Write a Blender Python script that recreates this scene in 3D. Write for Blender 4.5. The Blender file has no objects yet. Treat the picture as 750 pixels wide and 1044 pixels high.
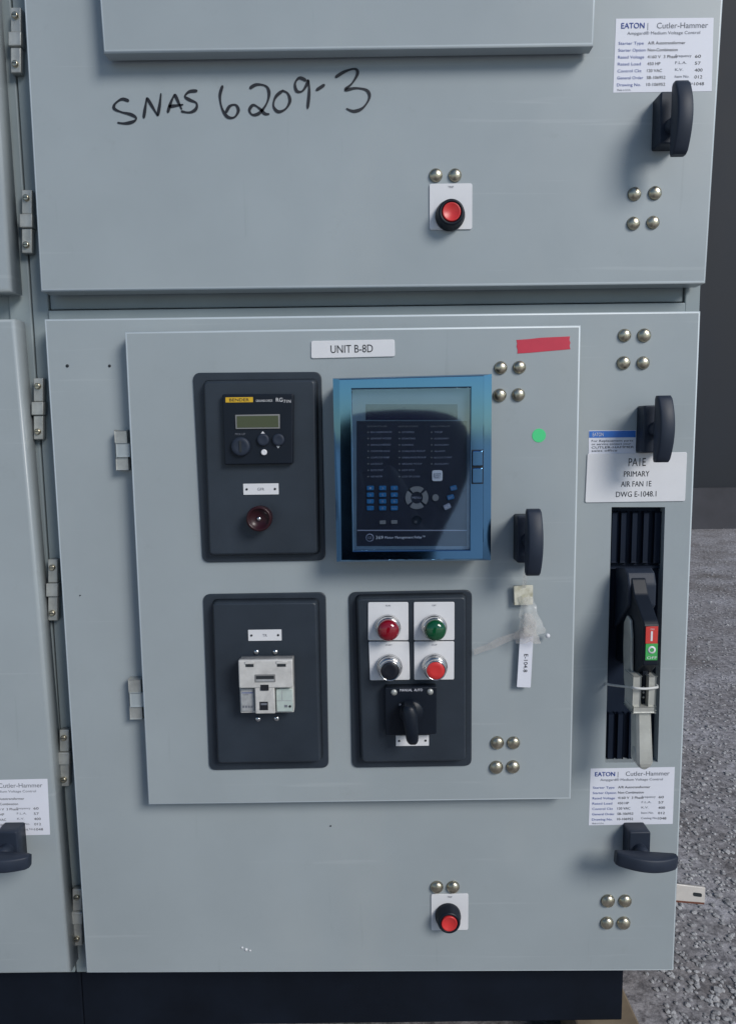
import bpy, bmesh, math, random
from mathutils import Vector, Matrix
random.seed(7)
S = bpy.context.scene
COL = S.collection
R = math.radians

# ------------------------------------------------------------------ camera
F_PX, W_PX, H_PX = 720.0, 750.0, 1044.0
PITCH, ROLL = R(6.73), R(-0.713)
EYE = Vector((0.0, -0.96, 1.01))
_f = Vector((0, math.cos(PITCH), -math.sin(PITCH)))
_u0 = Vector((0, math.sin(PITCH), math.cos(PITCH)))
_r0 = Vector((1, 0, 0))
_r = _r0*math.cos(ROLL) + _u0*math.sin(ROLL)
_u = _u0*math.cos(ROLL) - _r0*math.sin(ROLL)

def P(x, y, Y=0.0):
    """point of the photograph measured on the real plane Y"""
    d = _f*F_PX + _r*(x-W_PX/2) - _u*(y-H_PX/2)
    t = (Y-EYE.y)/d.y
    return EYE + d*t

def XZ(x, y, Y=0.0):
    p = P(x, y, Y); return (p.x, p.z)

def quad(tl, tr, br, bl, Y):            # counter-clockwise seen from the front: bl, br, tr, tl
    return [XZ(*bl, Y), XZ(*br, Y), XZ(*tr, Y), XZ(*tl, Y)]

def rect(l, t, r, b, Y):                # upright rectangle x0,x1,z0,z1 on plane Y
    cx, cy = (l+r)/2, (t+b)/2
    return (P(l, cy, Y).x, P(r, cy, Y).x, P(cx, b, Y).z, P(cx, t, Y).z)

def rquad(l, t, r, b, Y):
    x0, x1, z0, z1 = rect(l, t, r, b, Y)
    return [(x0, z0), (x1, z0), (x1, z1), (x0, z1)]

def pxr(n, x, y, Y):                    # a length of n photo pixels at that spot
    return (P(x+n/2, y, Y)-P(x-n/2, y, Y)).length

# ------------------------------------------------------------------ materials
def mat(name, col, rough=0.5, metal=0.0, var=0.0, vscale=8.0, bump=0.0, bscale=300.0, spec=0.5,
        coat=0.0, emis=None, trans=0.0, alpha=1.0, col2=None, dirt=0.0, ior=1.5, wear=False):
    m = bpy.data.materials.new(name); m.use_nodes = True
    nt = m.node_tree; N = nt.nodes; L = nt.links
    b = N['Principled BSDF']
    c = (*col, 1)
    b.inputs['Base Color'].default_value = c
    b.inputs['Roughness'].default_value = rough
    b.inputs['Metallic'].default_value = metal
    b.inputs['Specular IOR Level'].default_value = spec
    b.inputs['Coat Weight'].default_value = coat
    b.inputs['Transmission Weight'].default_value = trans
    b.inputs['Alpha'].default_value = alpha
    b.inputs['IOR'].default_value = ior
    tc = N.new('ShaderNodeTexCoord')
    if var > 0 or col2:
        n = N.new('ShaderNodeTexNoise'); n.inputs['Scale'].default_value = vscale
        n.inputs['Detail'].default_value = 8; n.inputs['Roughness'].default_value = 0.6
        L.new(tc.outputs['Object'], n.inputs['Vector'])
        rp = N.new('ShaderNodeValToRGB')
        rp.color_ramp.elements[0].position = 0.3; rp.color_ramp.elements[1].position = 0.7
        c2 = col2 if col2 else tuple(x*(1+var) for x in col)
        c1 = col if col2 else tuple(x*(1-var) for x in col)
        rp.color_ramp.elements[0].color = (*c1, 1); rp.color_ramp.elements[1].color = (*c2, 1)
        L.new(n.outputs['Fac'], rp.inputs['Fac'])
        out = rp.outputs['Color']
        if dirt > 0:
            n2 = N.new('ShaderNodeTexNoise'); n2.inputs['Scale'].default_value = vscale*9
            n2.inputs['Detail'].default_value = 10; n2.inputs['Roughness'].default_value = 0.75
            L.new(tc.outputs['Object'], n2.inputs['Vector'])
            r2 = N.new('ShaderNodeValToRGB')
            r2.color_ramp.elements[0].position = 0.60; r2.color_ramp.elements[1].position = 0.80
            r2.color_ramp.elements[0].color = (0, 0, 0, 1); r2.color_ramp.elements[1].color = (dirt, dirt, dirt, 1)
            L.new(n2.outputs['Fac'], r2.inputs['Fac'])
            mx = N.new('ShaderNodeMixRGB'); mx.inputs['Color2'].default_value = (col[0]*.55, col[1]*.52, col[2]*.48, 1)
            L.new(r2.outputs['Color'], mx.inputs['Fac']); L.new(out, mx.inputs['Color1'])
            out = mx.outputs['Color']
        if wear:
            # fine rubbed scratches, a few smears of dust, and a slight waviness of the sheet steel
            for rot, sc, lo, hi, amt, cc in (((0.5, 0.9, 0.6), (3, 3, 110), .672, .72, .17, (.52, .56, .57)), ((1.3, 0.6, 0.8), (70, 5, 5), .685, .73, .15, (.20, .23, .24)), ((0, 0.3, 0), (5, 5, 2.2), .55, .85, .30, (.46, .47, .45))):
                mp = N.new('ShaderNodeMapping'); mp.inputs['Rotation'].default_value = rot; mp.inputs['Scale'].default_value = sc
                L.new(tc.outputs['Object'], mp.inputs['Vector'])
                nn = N.new('ShaderNodeTexNoise'); nn.inputs['Scale'].default_value = 1.0; nn.inputs['Detail'].default_value = 5
                L.new(mp.outputs['Vector'], nn.inputs['Vector'])
                ra = N.new('ShaderNodeMapRange'); ra.inputs['From Min'].default_value = lo; ra.inputs['From Max'].default_value = hi
                ra.inputs['To Max'].default_value = amt; L.new(nn.outputs['Fac'], ra.inputs['Value'])
                mm = N.new('ShaderNodeMixRGB'); mm.inputs['Color2'].default_value = (*cc, 1)
                L.new(ra.outputs['Result'], mm.inputs['Fac']); L.new(out, mm.inputs['Color1']); out = mm.outputs['Color']
        L.new(out, b.inputs['Base Color'])
        mr = N.new('ShaderNodeMapRange')
        mr.inputs['To Min'].default_value = max(0.02, rough-0.08); mr.inputs['To Max'].default_value = min(1, rough+0.1)
        L.new(n.outputs['Fac'], mr.inputs['Value']); L.new(mr.outputs['Result'], b.inputs['Roughness'])
    if bump > 0:
        n3 = N.new('ShaderNodeTexNoise'); n3.inputs['Scale'].default_value = bscale
        n3.inputs['Detail'].default_value = 4
        L.new(tc.outputs['Object'], n3.inputs['Vector'])
        bp = N.new('ShaderNodeBump'); bp.inputs['Strength'].default_value = bump
        bp.inputs['Distance'].default_value = 0.0006
        L.new(n3.outputs['Fac'], bp.inputs['Height']); L.new(bp.outputs['Normal'], b.inputs['Normal'])
        if wear:
            n4 = N.new('ShaderNodeTexNoise'); n4.inputs['Scale'].default_value = 5; n4.inputs['Detail'].default_value = 2
            L.new(tc.outputs['Object'], n4.inputs['Vector'])
            b4 = N.new('ShaderNodeBump'); b4.inputs['Strength'].default_value = 0.5; b4.inputs['Distance'].default_value = 0.003
            L.new(n4.outputs['Fac'], b4.inputs['Height']); L.new(b4.outputs['Normal'], bp.inputs['Normal'])
    return m

M = {}
M['paint'] = mat('grey_enamel', (0.335, 0.376, 0.394), 0.34, var=0.07, vscale=3.0, bump=0.05, bscale=900, dirt=0.22, wear=True)
M['edge'] = mat('edge_highlight_paint', (0.53, 0.59, 0.62), 0.35, var=0.05, vscale=9)  # lighter colour on the bevels, painting in the bright highlight along door edges
M['jamb'] = mat('grey_enamel_worn', (0.25, 0.295, 0.31), 0.45, var=0.10, vscale=6, bump=0.06, bscale=700, dirt=0.4)
M['gap'] = mat('dark_seam', (0.02, 0.025, 0.03), 0.8)
M['cover'] = mat('moulded_dark_cover', (0.023, 0.032, 0.045), 0.42, var=0.22, vscale=9, bump=0.22, bscale=900, dirt=0.0)
M['black'] = mat('black_plastic', (0.006, 0.010, 0.018), 0.42, spec=0.3, var=0.15, vscale=20, bump=0.06, bscale=1000)
M['blackm'] = mat('black_matt', (0.006, 0.012, 0.026), 0.65, spec=0.2, var=0.2, vscale=14, bump=0.1, bscale=800)
M['handle'] = mat('charcoal_handle', (0.020, 0.028, 0.046), 0.5, spec=0.35, var=0.15, vscale=30, bump=0.12, bscale=900)
M['white'] = mat('white_plastic', (0.72, 0.72, 0.74), 0.4, var=0.03, vscale=20)
M['paper'] = mat('white_paper', (0.74, 0.75, 0.82), 0.55, var=0.03, vscale=14)
M['ink'] = mat('black_ink', (0.012, 0.013, 0.018), 0.5)
M['greyink'] = mat('grey_ink', (0.16, 0.17, 0.20), 0.6)
M['blueink'] = mat('blue_ink', (0.02, 0.06, 0.30), 0.5)
M['blueband'] = mat('blue_print', (0.03, 0.16, 0.55), 0.45)
M['zinc'] = mat('zinc_bolt', (0.52, 0.47, 0.36), 0.30, metal=1.0, var=0.35, vscale=110, bump=0.25, bscale=350)
M['steel'] = mat('hinge_steel', (0.46, 0.47, 0.45), 0.45, metal=0.55, var=0.2, vscale=60, bump=0.15, bscale=500)
M['chrome'] = mat('chrome_bezel', (0.66, 0.66, 0.66), 0.16, metal=1.0)
M['lever'] = mat('cast_lever', (0.50, 0.50, 0.46), 0.36, metal=0.35, var=0.14, vscale=40, bump=0.2, bscale=500)
M['redcap'] = mat('red_button', (0.62, 0.035, 0.035), 0.35, var=0.06, vscale=60)
M['redlens'] = mat('red_lens', (0.22, 0.003, 0.012), 0.12, spec=0.6, coat=0.5)
M['greenlens'] = mat('green_lens', (0.003, 0.075, 0.026), 0.12, spec=0.6, coat=0.5)
M['marlens'] = mat('maroon_lens', (0.026, 0.005, 0.008), 0.35, spec=0.3, coat=0.1)
M['blackcap'] = mat('black_button', (0.010, 0.012, 0.018), 0.3)
M['redtape'] = mat('red_tape', (0.55, 0.028, 0.062), 0.5, var=0.06, vscale=50)
M['greendot'] = mat('green_sticker', (0.07, 0.66, 0.24), 0.5)
M['relayblue'] = mat('blue_anodised', (0.125, 0.285, 0.48), 0.06, metal=1.0, var=0.05, vscale=10)
M['relayside'] = mat('relay_case', (0.010, 0.014, 0.022), 0.4)
M['face'] = mat('relay_face', (0.014, 0.017, 0.030), 0.4, var=0.1, vscale=30)
M['lcdoff'] = mat('relay_display', (0.014, 0.012, 0.034), 0.25)
M['facetop'] = mat('relay_inner', (0.11, 0.165, 0.21), 0.5, var=0.1, vscale=30)
M['led'] = mat('grey_print', (0.30, 0.32, 0.40), 0.5)
M['keyblue'] = mat('blue_key', (0.02, 0.15, 0.34), 0.4)
M['keygrey'] = mat('grey_key', (0.22, 0.22, 0.22), 0.45)
M['yellow'] = mat('yellow_print', (0.66, 0.40, 0.02), 0.45)
M['lcd'] = mat('lcd_glass', (0.055, 0.068, 0.032), 0.2, spec=0.6)
M['beige'] = mat('cream_plastic', (0.57, 0.56, 0.54), 0.38, var=0.14, vscale=70, bump=0.15, bscale=300)
M['beige2'] = mat('clouded_plastic', (0.36, 0.37, 0.38), 0.35, var=0.2, vscale=160)
M['paleg'] = mat('pale_green_plastic', (0.46, 0.53, 0.50), 0.3, var=0.12, vscale=120)
M['redplate'] = mat('red_plate', (0.62, 0.05, 0.04), 0.4)
M['greenplate'] = mat('green_plate', (0.06, 0.40, 0.10), 0.4)
M['clipm'] = mat('stained_card', (0.74, 0.72, 0.62), 0.6, col2=(0.40, 0.38, 0.27), vscale=140)
M['film'] = mat('clear_film', (0.80, 0.79, 0.76), 0.18, alpha=0.30, var=0.1, vscale=90)
M['film2'] = mat('dusty_film', (0.62, 0.58, 0.55), 0.3, alpha=0.36, var=0.15, vscale=90)
M['tie'] = mat('nylon', (0.62, 0.62, 0.60), 0.4)
M['bus'] = mat('tinned_copper', (0.70, 0.66, 0.62), 0.4, metal=0.2, var=0.08, vscale=40)
M['copper'] = mat('copper_edge', (0.22, 0.09, 0.06), 0.5, metal=0.4)
M['plinth'] = mat('black_plinth', (0.005, 0.008, 0.015), 0.7, spec=0.15, var=0.3, vscale=8, bump=0.1)
M['wood'] = mat('skid_timber', (0.16, 0.12, 0.08), 0.8, col2=(0.28, 0.22, 0.15), vscale=18, bump=0.5, bscale=120)
M['shed'] = mat('dark_cladding', (0.010, 0.014, 0.022), 0.7, var=0.3, vscale=0.7, bump=0.2, bscale=8)
M['footing'] = mat('stained_footing', (0.055, 0.055, 0.065), 0.8, var=0.3, vscale=2)
M['shedroof'] = mat('grey_sheeting', (0.10, 0.11, 0.12), 0.6, var=0.2, vscale=1)
M['stone'] = mat('gravel', (0.23, 0.228, 0.235), 0.8, col2=(0.54, 0.535, 0.54), vscale=24, bump=0.4, bscale=200)
M['bounce'] = mat('pale_bounce', (0.60, 0.60, 0.60), 0.8, var=0.08, vscale=0.8, bump=0.2, bscale=40)  # pale surface of the added reflecting sheet
M['cloth'] = mat('dark_jacket', (0.006, 0.008, 0.014), 0.9, var=0.3, vscale=10)
M['cloth2'] = mat('dark_trousers', (0.010, 0.012, 0.018), 0.9, var=0.3, vscale=10)
M['skin'] = mat('skin', (0.30, 0.17, 0.12), 0.55)
M['phone'] = mat('black_phone', (0.01, 0.01, 0.012), 0.2)

def pane_material():
    m = bpy.data.materials.new('cover_glass'); m.use_nodes = True
    nt = m.node_tree; N = nt.nodes; L = nt.links; N.clear()
    o = N.new('ShaderNodeOutputMaterial'); t = N.new('ShaderNodeBsdfTransparent'); g = N.new('ShaderNodeBsdfGlossy')
    t.inputs['Color'].default_value = (0.88, 0.92, 0.97, 1)
    g.inputs['Color'].default_value = (0.52, 0.74, 0.95, 1); g.inputs['Roughness'].default_value = 0.04
    x = N.new('ShaderNodeMixShader'); x.inputs[0].default_value = 0.15
    L.new(t.outputs[0], x.inputs[1]); L.new(g.outputs[0], x.inputs[2]); L.new(x.outputs[0], o.inputs['Surface'])
    return m
M['pane'] = pane_material()

def ground_material():
    m = bpy.data.materials.new('rough_hardstanding'); m.use_nodes = True
    nt = m.node_tree; N = nt.nodes; L = nt.links; b = N['Principled BSDF']
    tc = N.new('ShaderNodeTexCoord')
    def noise(s, d=8, r=0.6):
        n = N.new('ShaderNodeTexNoise'); n.inputs['Scale'].default_value = s; n.inputs['Detail'].default_value = d
        n.inputs['Roughness'].default_value = r; L.new(tc.outputs['Object'], n.inputs['Vector']); return n
    def ramp(src, p0, c0, p1, c1):
        r = N.new('ShaderNodeValToRGB'); e = r.color_ramp.elements
        e[0].position = p0; e[0].color = (*c0, 1); e[1].position = p1; e[1].color = (*c1, 1)
        L.new(src, r.inputs['Fac']); return r
    a = noise(46, 10, 0.78); big = noise(3.2, 6)
    r1 = ramp(a.outputs['Fac'], 0.38, (0.12, 0.118, 0.126), 0.62, (0.52, 0.51, 0.525))
    r2 = ramp(big.outputs['Fac'], 0.34, (0.62, 0.58, 0.55), 0.66, (1.25, 1.24, 1.27))
    mx = N.new('ShaderNodeMixRGB'); mx.blend_type = 'MULTIPLY'; mx.inputs['Fac'].default_value = 1
    L.new(r1.outputs['Color'], mx.inputs['Color1']); L.new(r2.outputs['Color'], mx.inputs['Color2'])
    v = N.new('ShaderNodeTexVoronoi'); v.inputs['Scale'].default_value = 60; L.new(tc.outputs['Object'], v.inputs['Vector'])
    r3 = ramp(v.outputs['Distance'], 0.0, (1, 1, 1), 0.22, (0, 0, 0))
    mx2 = N.new('ShaderNodeMixRGB'); mx2.inputs['Color2'].default_value = (0.5, 0.49, 0.5, 1)
    mu = N.new('ShaderNodeMath'); mu.operation = 'MULTIPLY'; L.new(r3.outputs['Color'], mu.inputs[0]); L.new(a.outputs['Fac'], mu.inputs[1])
    L.new(mu.outputs[0], mx2.inputs['Fac']); L.new(mx.outputs['Color'], mx2.inputs['Color1'])
    L.new(mx2.outputs['Color'], b.inputs['Base Color'])
    b.inputs['Roughness'].default_value = 0.75
    bp = N.new('ShaderNodeBump'); bp.inputs['Strength'].default_value = 0.7; bp.inputs['Distance'].default_value = 0.006
    L.new(a.outputs['Fac'], bp.inputs['Height']); L.new(bp.outputs['Normal'], b.inputs['Normal'])
    return m
M['ground'] = ground_material()

# ------------------------------------------------------------------ mesh builder
WO = {}
class MB:
    def __init__(s): s.v = []; s.f = []; s.m = []; s.s = []; s.mats = []
    def mi(s, m):
        if m not in s.mats: s.mats.append(m)
        return s.mats.index(m)
    def add(s, vs, fs, m, smooth=False):
        o = len(s.v); i = s.mi(m); s.v += [tuple(p) for p in vs]
        for k, f in enumerate(fs):
            s.f.append([o+q for q in f]); s.m.append(i)
            s.s.append(smooth[k] if isinstance(smooth, list) else smooth)
        return s
    def rings(s, rs, m, cap0=True, cap1=True, smooth=True, mcap=None):
        n = len(rs[0]); vs = [p for r in rs for p in r]; fs = []
        for a in range(len(rs)-1):
            for k in range(n):
                j = (k+1) % n
                fs.append([a*n+k, a*n+j, (a+1)*n+j, (a+1)*n+k])
        sm = [smooth]*len(fs)
        if cap0: fs.append(list(range(n))[::-1]); sm.append(False)
        c1 = [(len(rs)-1)*n+k for k in range(n)]
        if cap1 and (mcap is None): fs.append(c1); sm.append(False)
        s.add(vs, fs, m, sm)
        if cap1 and mcap: s.add(rs[-1], [list(range(n))], mcap, False)
        return s
    def box(s, x0, x1, y0, y1, z0, z1, m, b=0.0, seg=2):
        bm = bmesh.new(); bmesh.ops.create_cube(bm, size=1)
        for v in bm.verts:
            v.co = Vector(((x0+x1)/2+v.co.x*(x1-x0), (y0+y1)/2+v.co.y*(y1-y0), (z0+z1)/2+v.co.z*(z1-z0)))
        if b > 0: bmesh.ops.bevel(bm, geom=bm.edges[:], offset=b, segments=seg, affect='EDGES', profile=0.5)
        s.bm(bm, m, False); return s
    def bm(s, bm, m, smooth=True, M4=None):
        bm.normal_update(); bm.verts.index_update()
        vs = [(M4 @ v.co if M4 else v.co.copy()) for v in bm.verts]
        s.add(vs, [[v.index for v in f.verts] for f in bm.faces], m, smooth); bm.free()
    def plate(s, o, yb, yf, m, edge=0.0008, steps=2, mcap=None, smooth=True):
        """outline (x,z), counter-clockwise from the front, from depth yb out to yf, rounded front edge"""
        rs = [[(x, yb, z) for x, z in o]]
        for k in range(steps+1):
            a = math.pi/2*k/steps
            ins = edge*(1-math.cos(a)); yy = yf+edge*(1-math.sin(a))
            rs.append([(x, yy, z) for x, z in inset(o, ins)])
        return s.rings(rs, m, True, True, smooth, mcap)
    def frustum(s, o0, o1, y0, y1, m, edge=0.0015):
        rs = [[(x, y0, z) for x, z in o0]]
        for t in (0.0,):
            pass
        rs.append([(x, y1+edge, z) for x, z in o1]); rs.append([(x, y1+edge*.3, z) for x, z in inset(o1, edge*.3)])
        rs.append([(x, y1, z) for x, z in inset(o1, edge)])
        return s.rings(rs, m, True, True, True)
    def lathe(s, cx, cz, prof, m, n=40, cap=True, scale=(1, 1)):
        rs = [[(cx+r*scale[0]*math.cos(2*math.pi*k/n), y, cz+r*scale[1]*math.sin(2*math.pi*k/n)) for k in range(n)] for r, y in prof]
        return s.rings(rs, m, False, cap, True)
    def dome(s, cx, cz, r, y0, h, m, n=24):
        pr = [(r, y0)] + [(r*math.cos(a), y0-h*math.sin(a)) for a in [math.pi/2*k/7 for k in range(0, 7)]] + [(r*0.03, y0-h)]
        return s.lathe(cx, cz, pr, m, n)
    def prismx(s, prof, x0, x1, m, b=0.001):
        """profile (y,z) swept along x with eased edges"""
        bm = bmesh.new()
        a = [bm.verts.new((x0, y, z)) for y, z in prof]; c = [bm.verts.new((x1, y, z)) for y, z in prof]
        n = len(prof); bm.faces.new(a); bm.faces.new(c[::-1])
        for k in range(n): bm.faces.new((a[k], c[k], c[(k+1) % n], a[(k+1) % n])[::-1])
        bmesh.ops.recalc_face_normals(bm, faces=bm.faces[:])
        if b > 0: bmesh.ops.bevel(bm, geom=bm.edges[:], offset=b, segments=2, affect='EDGES', profile=0.5)
        s.bm(bm, m, False); return s
    def tube(s, pts, r, m, n=8, flat=1.0):
        pts = [Vector(p) for p in pts]; rs = []
        for i, p in enumerate(pts):
            t = (pts[min(i+1, len(pts)-1)]-pts[max(i-1, 0)]).normalized()
            a = t.cross(Vector((0.13, 1, 0.07))).normalized(); b = t.cross(a).normalized()
            rr = r[i] if isinstance(r, list) else r
            rs.append([p+a*rr*math.cos(2*math.pi*k/n)+b*rr*flat*math.sin(2*math.pi*k/n) for k in range(n)])
        return s.rings(rs, m, True, True, True)
    def sheet(s, pts, m):                 # flat lettering-like polygon (x,z) on plane y
        return s
    def flat(s, o, y, m):
        return s.add([(x, y, z) for x, z in o], [list(range(len(o)))], m, False)
    def ribbon(s, pts, w, y, m):
        """a pen stroke lying on plane y"""
        pts = smooth_path(pts); L_, R_ = [], []
        for i, p in enumerate(pts):
            a = pts[max(i-1, 0)]; b = pts[min(i+1, len(pts)-1)]
            dx, dz = b[0]-a[0], b[1]-a[1]; l = math.hypot(dx, dz) or 1e-9
            ww = w*(0.85+0.25*math.sin(i*0.55))/2
            if i in (0, len(pts)-1): ww *= 0.5
            L_.append((p[0]-dz/l*ww, y, p[1]+dx/l*ww)); R_.append((p[0]+dz/l*ww, y, p[1]-dx/l*ww))
        n = len(pts)
        return s.add(L_+R_, [[k+n, k+n+1, k+1, k] for k in range(n-1)], m, False)
    def text(s, body, cx, cz, h, y, m, align='CENTER', wide=1.0, width=None, rot=0.0, bold=0.0):
        """lettering h = capital height, printed on plane y"""
        vs, fs = glyphs(body, bold)
        if not vs: return s
        xs = [v[0] for v in vs]; w0 = max(xs)-min(xs); x0 = min(xs)
        k = h/0.70; kx = k*wide
        if width: kx = width/w0
        off = {'CENTER': -w0/2, 'LEFT': 0, 'RIGHT': -w0}[align]
        ca, sa = math.cos(rot), math.sin(rot); out = []
        for vx, vy in vs:
            px = (vx-x0+off)*kx; pz = vy*k - h/2
            out.append((cx+px*ca-pz*sa, y, cz+px*sa+pz*ca))
        return s.add(out, fs, m, False)
    def build(s, name, parent=None, origin=None, label=None):
        me = bpy.data.meshes.new(name)
        if origin is None:
            lo = [min(v[k] for v in s.v) for k in range(3)]; hi = [max(v[k] for v in s.v) for k in range(3)]
            origin = Vector([(a+b)/2 for a, b in zip(lo, hi)])
        origin = Vector(origin)
        me.from_pydata([tuple(Vector(v)-origin) for v in s.v], [], s.f)
        for m in s.mats: me.materials.append(m)
        for p, i, sm in zip(me.polygons, s.m, s.s): p.material_index = i; p.use_smooth = sm
        me.update()
        ob = bpy.data.objects.new(name, me); COL.objects.link(ob)
        WO[ob.name] = origin
        if parent: ob.parent = parent; ob.location = origin-WO[parent.name]
        else: ob.location = origin
        if label: ob['label'] = label
        return ob

def inset(o, d):
    if d == 0: return list(o)
    n = len(o); out = []
    for i in range(n):
        p0, p1, p2 = Vector(o[i-1]), Vector(o[i]), Vector(o[(i+1) % n])
        e1 = (p1-p0).normalized(); e2 = (p2-p1).normalized()
        n1 = Vector((-e1.y, e1.x)); n2 = Vector((-e2.y, e2.x))
        b = (n1+n2); b = b/max(1e-6, b.length_squared)*2
        out.append(tuple(p1+b*d))
    return out

def rounded(o, r, n=6):
    out = []; N_ = len(o)
    for i in range(N_):
        p0, p1, p2 = Vector(o[i-1]), Vector(o[i]), Vector(o[(i+1) % N_])
        a = p1+(p0-p1).normalized()*r; b = p1+(p2-p1).normalized()*r
        for k in range(n+1):
            t = k/n; out.append(tuple(a*(1-t)**2+p1*2*t*(1-t)+b*t*t))
    return out

def circle(cx, cz, r, n=32, a0=0, a1=2*math.pi):
    return [(cx+r*math.cos(a0+(a1-a0)*k/n), cz+r*math.sin(a0+(a1-a0)*k/n)) for k in range(n)]

def smooth_path(pts, sub=5):
    out = []; n = len(pts)
    for i in range(n-1):
        p0, p1, p2, p3 = pts[max(i-1, 0)], pts[i], pts[i+1], pts[min(i+2, n-1)]
        for k in range(sub):
            t = k/sub
            out.append(tuple(0.5*((2*p1[j])+(-p0[j]+p2[j])*t+(2*p0[j]-5*p1[j]+4*p2[j]-p3[j])*t*t+(-p0[j]+3*p1[j]-3*p2[j]+p3[j])*t**3) for j in range(len(p1))))
    out.append(tuple(pts[-1])); return out

_G = {}
def glyphs(body, bold=0.0):
    if (body, bold) in _G: return _G[(body, bold)]
    cu = bpy.data.curves.new('lettering', 'FONT'); cu.body = body; cu.resolution_u = 3; cu.offset = bold
    ob = bpy.data.objects.new('lettering', cu); COL.objects.link(ob)
    dg = bpy.context.evaluated_depsgraph_get()
    me = ob.evaluated_get(dg).to_mesh()
    vs = [(v.co.x, v.co.y) for v in me.vertices]; fs = [list(p.vertices) for p in me.polygons]
    ob.evaluated_get(dg).to_mesh_clear()
    bpy.data.objects.remove(ob); bpy.data.curves.remove(cu)
    _G[(body, bold)] = (vs, fs); return _G[(body, bold)]

def thing(name, loc, label, cat, group=None):
    e = bpy.data.objects.new(name, None); COL.objects.link(e); e.location = loc
    e.empty_display_size = 0.1
    e['label'] = label; e['category'] = cat
    if group: e['group'] = group
    WO[e.name] = Vector(loc); return e
def tag(o, label, cat, group=None):
    o['label'] = label; o['category'] = cat
    if group: o['group'] = group
    return o
def part(name, parent, label=None):
    """an empty-less sub-assembly helper: returns the first mesh as the part"""
    raise NotImplementedError

# ------------------------------------------------------------------ the setting
g = MB(); g.flat([(-120, -120), (120, -120), (120, 160), (-120, 160)], 0, M['ground'])
g.v = [(x, z, 0.0) for x, y, z in g.v]; g.f = [f for f in g.f]
go = g.build('ground', origin=(0, 0, 0)); go['kind'] = 'structure'

g = MB(); g.flat([(-40, -70), (40, -70), (40, -2.2), (-40, -2.2)], 0, M['bounce']); g.v = [(x, z, 0.004) for x, y, z in g.v]  # added sheet behind the camera, brightens the relay frame's reflection and bounces light
go = g.build('bounce_sheet', origin=(0, 0, 0.004)); go['kind'] = 'structure'
_b = bmesh.new(); bmesh.ops.create_icosphere(_b, subdivisions=1, radius=1); _b.verts.index_update()
ICO = [tuple(v.co) for v in _b.verts]; ICF = [[v.index for v in f.verts] for f in _b.faces]; _b.free()
st = MB()
for i in range(11000):
    dist = 0.9+7.5*random.random()**1.5
    x = dist*random.uniform(.36, .72); y = dist-.96
    if x < .50 and -.02 < y < .80: continue
    r = random.uniform(0.0025, 0.0065)*(1 if random.random() > .05 else 1.7)
    c = Vector((x, y, r*0.2)); q = random.random()*6.28; vs = []
    for vx, vy, vz in ICO:
        k = r*random.uniform(.7, 1.15)
        vs.append((c.x+k*(vx*math.cos(q)-vy*math.sin(q)), c.y+k*(vx*math.sin(q)+vy*math.cos(q)), c.z+k*vz*.45))
    st.add(vs, ICF, M['stone'])
so = st.build('gravel', origin=(0, 0, 0)); so['kind'] = 'stuff'; so['label'] = 'loose grey gravel scattered over the rough ground right of the cabinet'

# far shed closing the view on the right
sh = thing('storage_shed', (6, 6.1, 0), 'dark shed wall far behind the cabinet at the right edge', 'shed')
w = MB(); w.box(-14, 26, 5.9, 13.4, 0, 10.5, M['shed'])
for k in range(70): w.box(-14+k*.57, -13.9+k*.57, 5.86, 5.899, 0.3, 10.4, M['shed'])
w.build('wall', sh)
w = MB(); w.box(-14.02, 26.02, 5.83, 13.42, 0.0005, .40, M['footing']); w.build('footing', sh)
w = MB(); w.prismx([(5.4, 10.5), (13.9, 10.5), (9.6, 12.4)], -14.5, 26.5, M['shedroof'], 0); w.build('roof', sh)

# ------------------------------------------------------------------ main cabinet
ZB = P(390, 992, 0).z; ZJ = P(75, 991.5, 0.036).z                      # underside of the lower door
BASE = ZJ-0.075
cab = thing('switchgear_cabinet', (0.0, 0.35, BASE), 'tall grey switchgear cabinet with blue relay, black covers and rotary handles on its doors', 'cabinet')

# --- enclosure: posts, rails, side and back sheets
JY = 0.036
xl = P(33, 310, JY).x; xr = P(713, 310, JY).x
xs1 = P(50, 310, JY).x; xs2 = P(697, 310, JY).x
ztop = P(375, -160, 0).z
e = MB()
e.box(xl, xs1-0.001, JY, JY+0.05, ZJ, ztop, M['jamb'], 0.0015)
e.box(xs2+0.001, xr, JY, JY+0.05, ZJ, ztop, M['jamb'], 0.0015)
zr1 = P(375, 294, JY).z; zr2 = P(375, 311.2, JY).z; zr3 = P(375, 313, JY).z; zr4 = P(375, 328, JY).z
e.box(xs1, xs2, JY+0.004, JY+0.05, zr2, zr1+0.05, M['jamb'], 0.0015)
e.box(xs1, xs2, JY-0.004, JY+0.05, zr4-0.05, zr3, M['jamb'], 0.0015)
e.box(xs1-0.002, xs2+0.002, JY+0.03, JY+0.045, zr3-0.003, zr2+0.003, M['gap'])
e.box(xl+0.002, xl+0.006, JY+.05, 0.76, ZJ, ztop-.002, M['jamb'])
e.box(xr-0.006, xr-0.002, JY+.05, 0.76, ZJ, ztop-.002, M['jamb'])
e.box(xl+0.006, xr-0.006, 0.75, 0.757, ZJ, ztop-.003, M['jamb'])
e.box(xl+.006, xr-.006, JY+.05, 0.75, ztop-.02, ztop-.004, M['jamb'])
e.box(xl+.006, xr-.006, JY+.06, 0.75, ZJ+.001, ZJ+.006, M['gap'])
e.box(xs1, xs2, JY+.02, JY+.05, ZJ+.001, ZB+.03, M['jamb'], .001)
enc = e.build('enclosure', cab)
p = MB(); p.box(xl+.0005, P(640, 1000, .03).x, 0.05, 0.74, BASE-.03, ZJ-.0005, M['plinth'], .002); p.build('plinth', cab)

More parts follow.
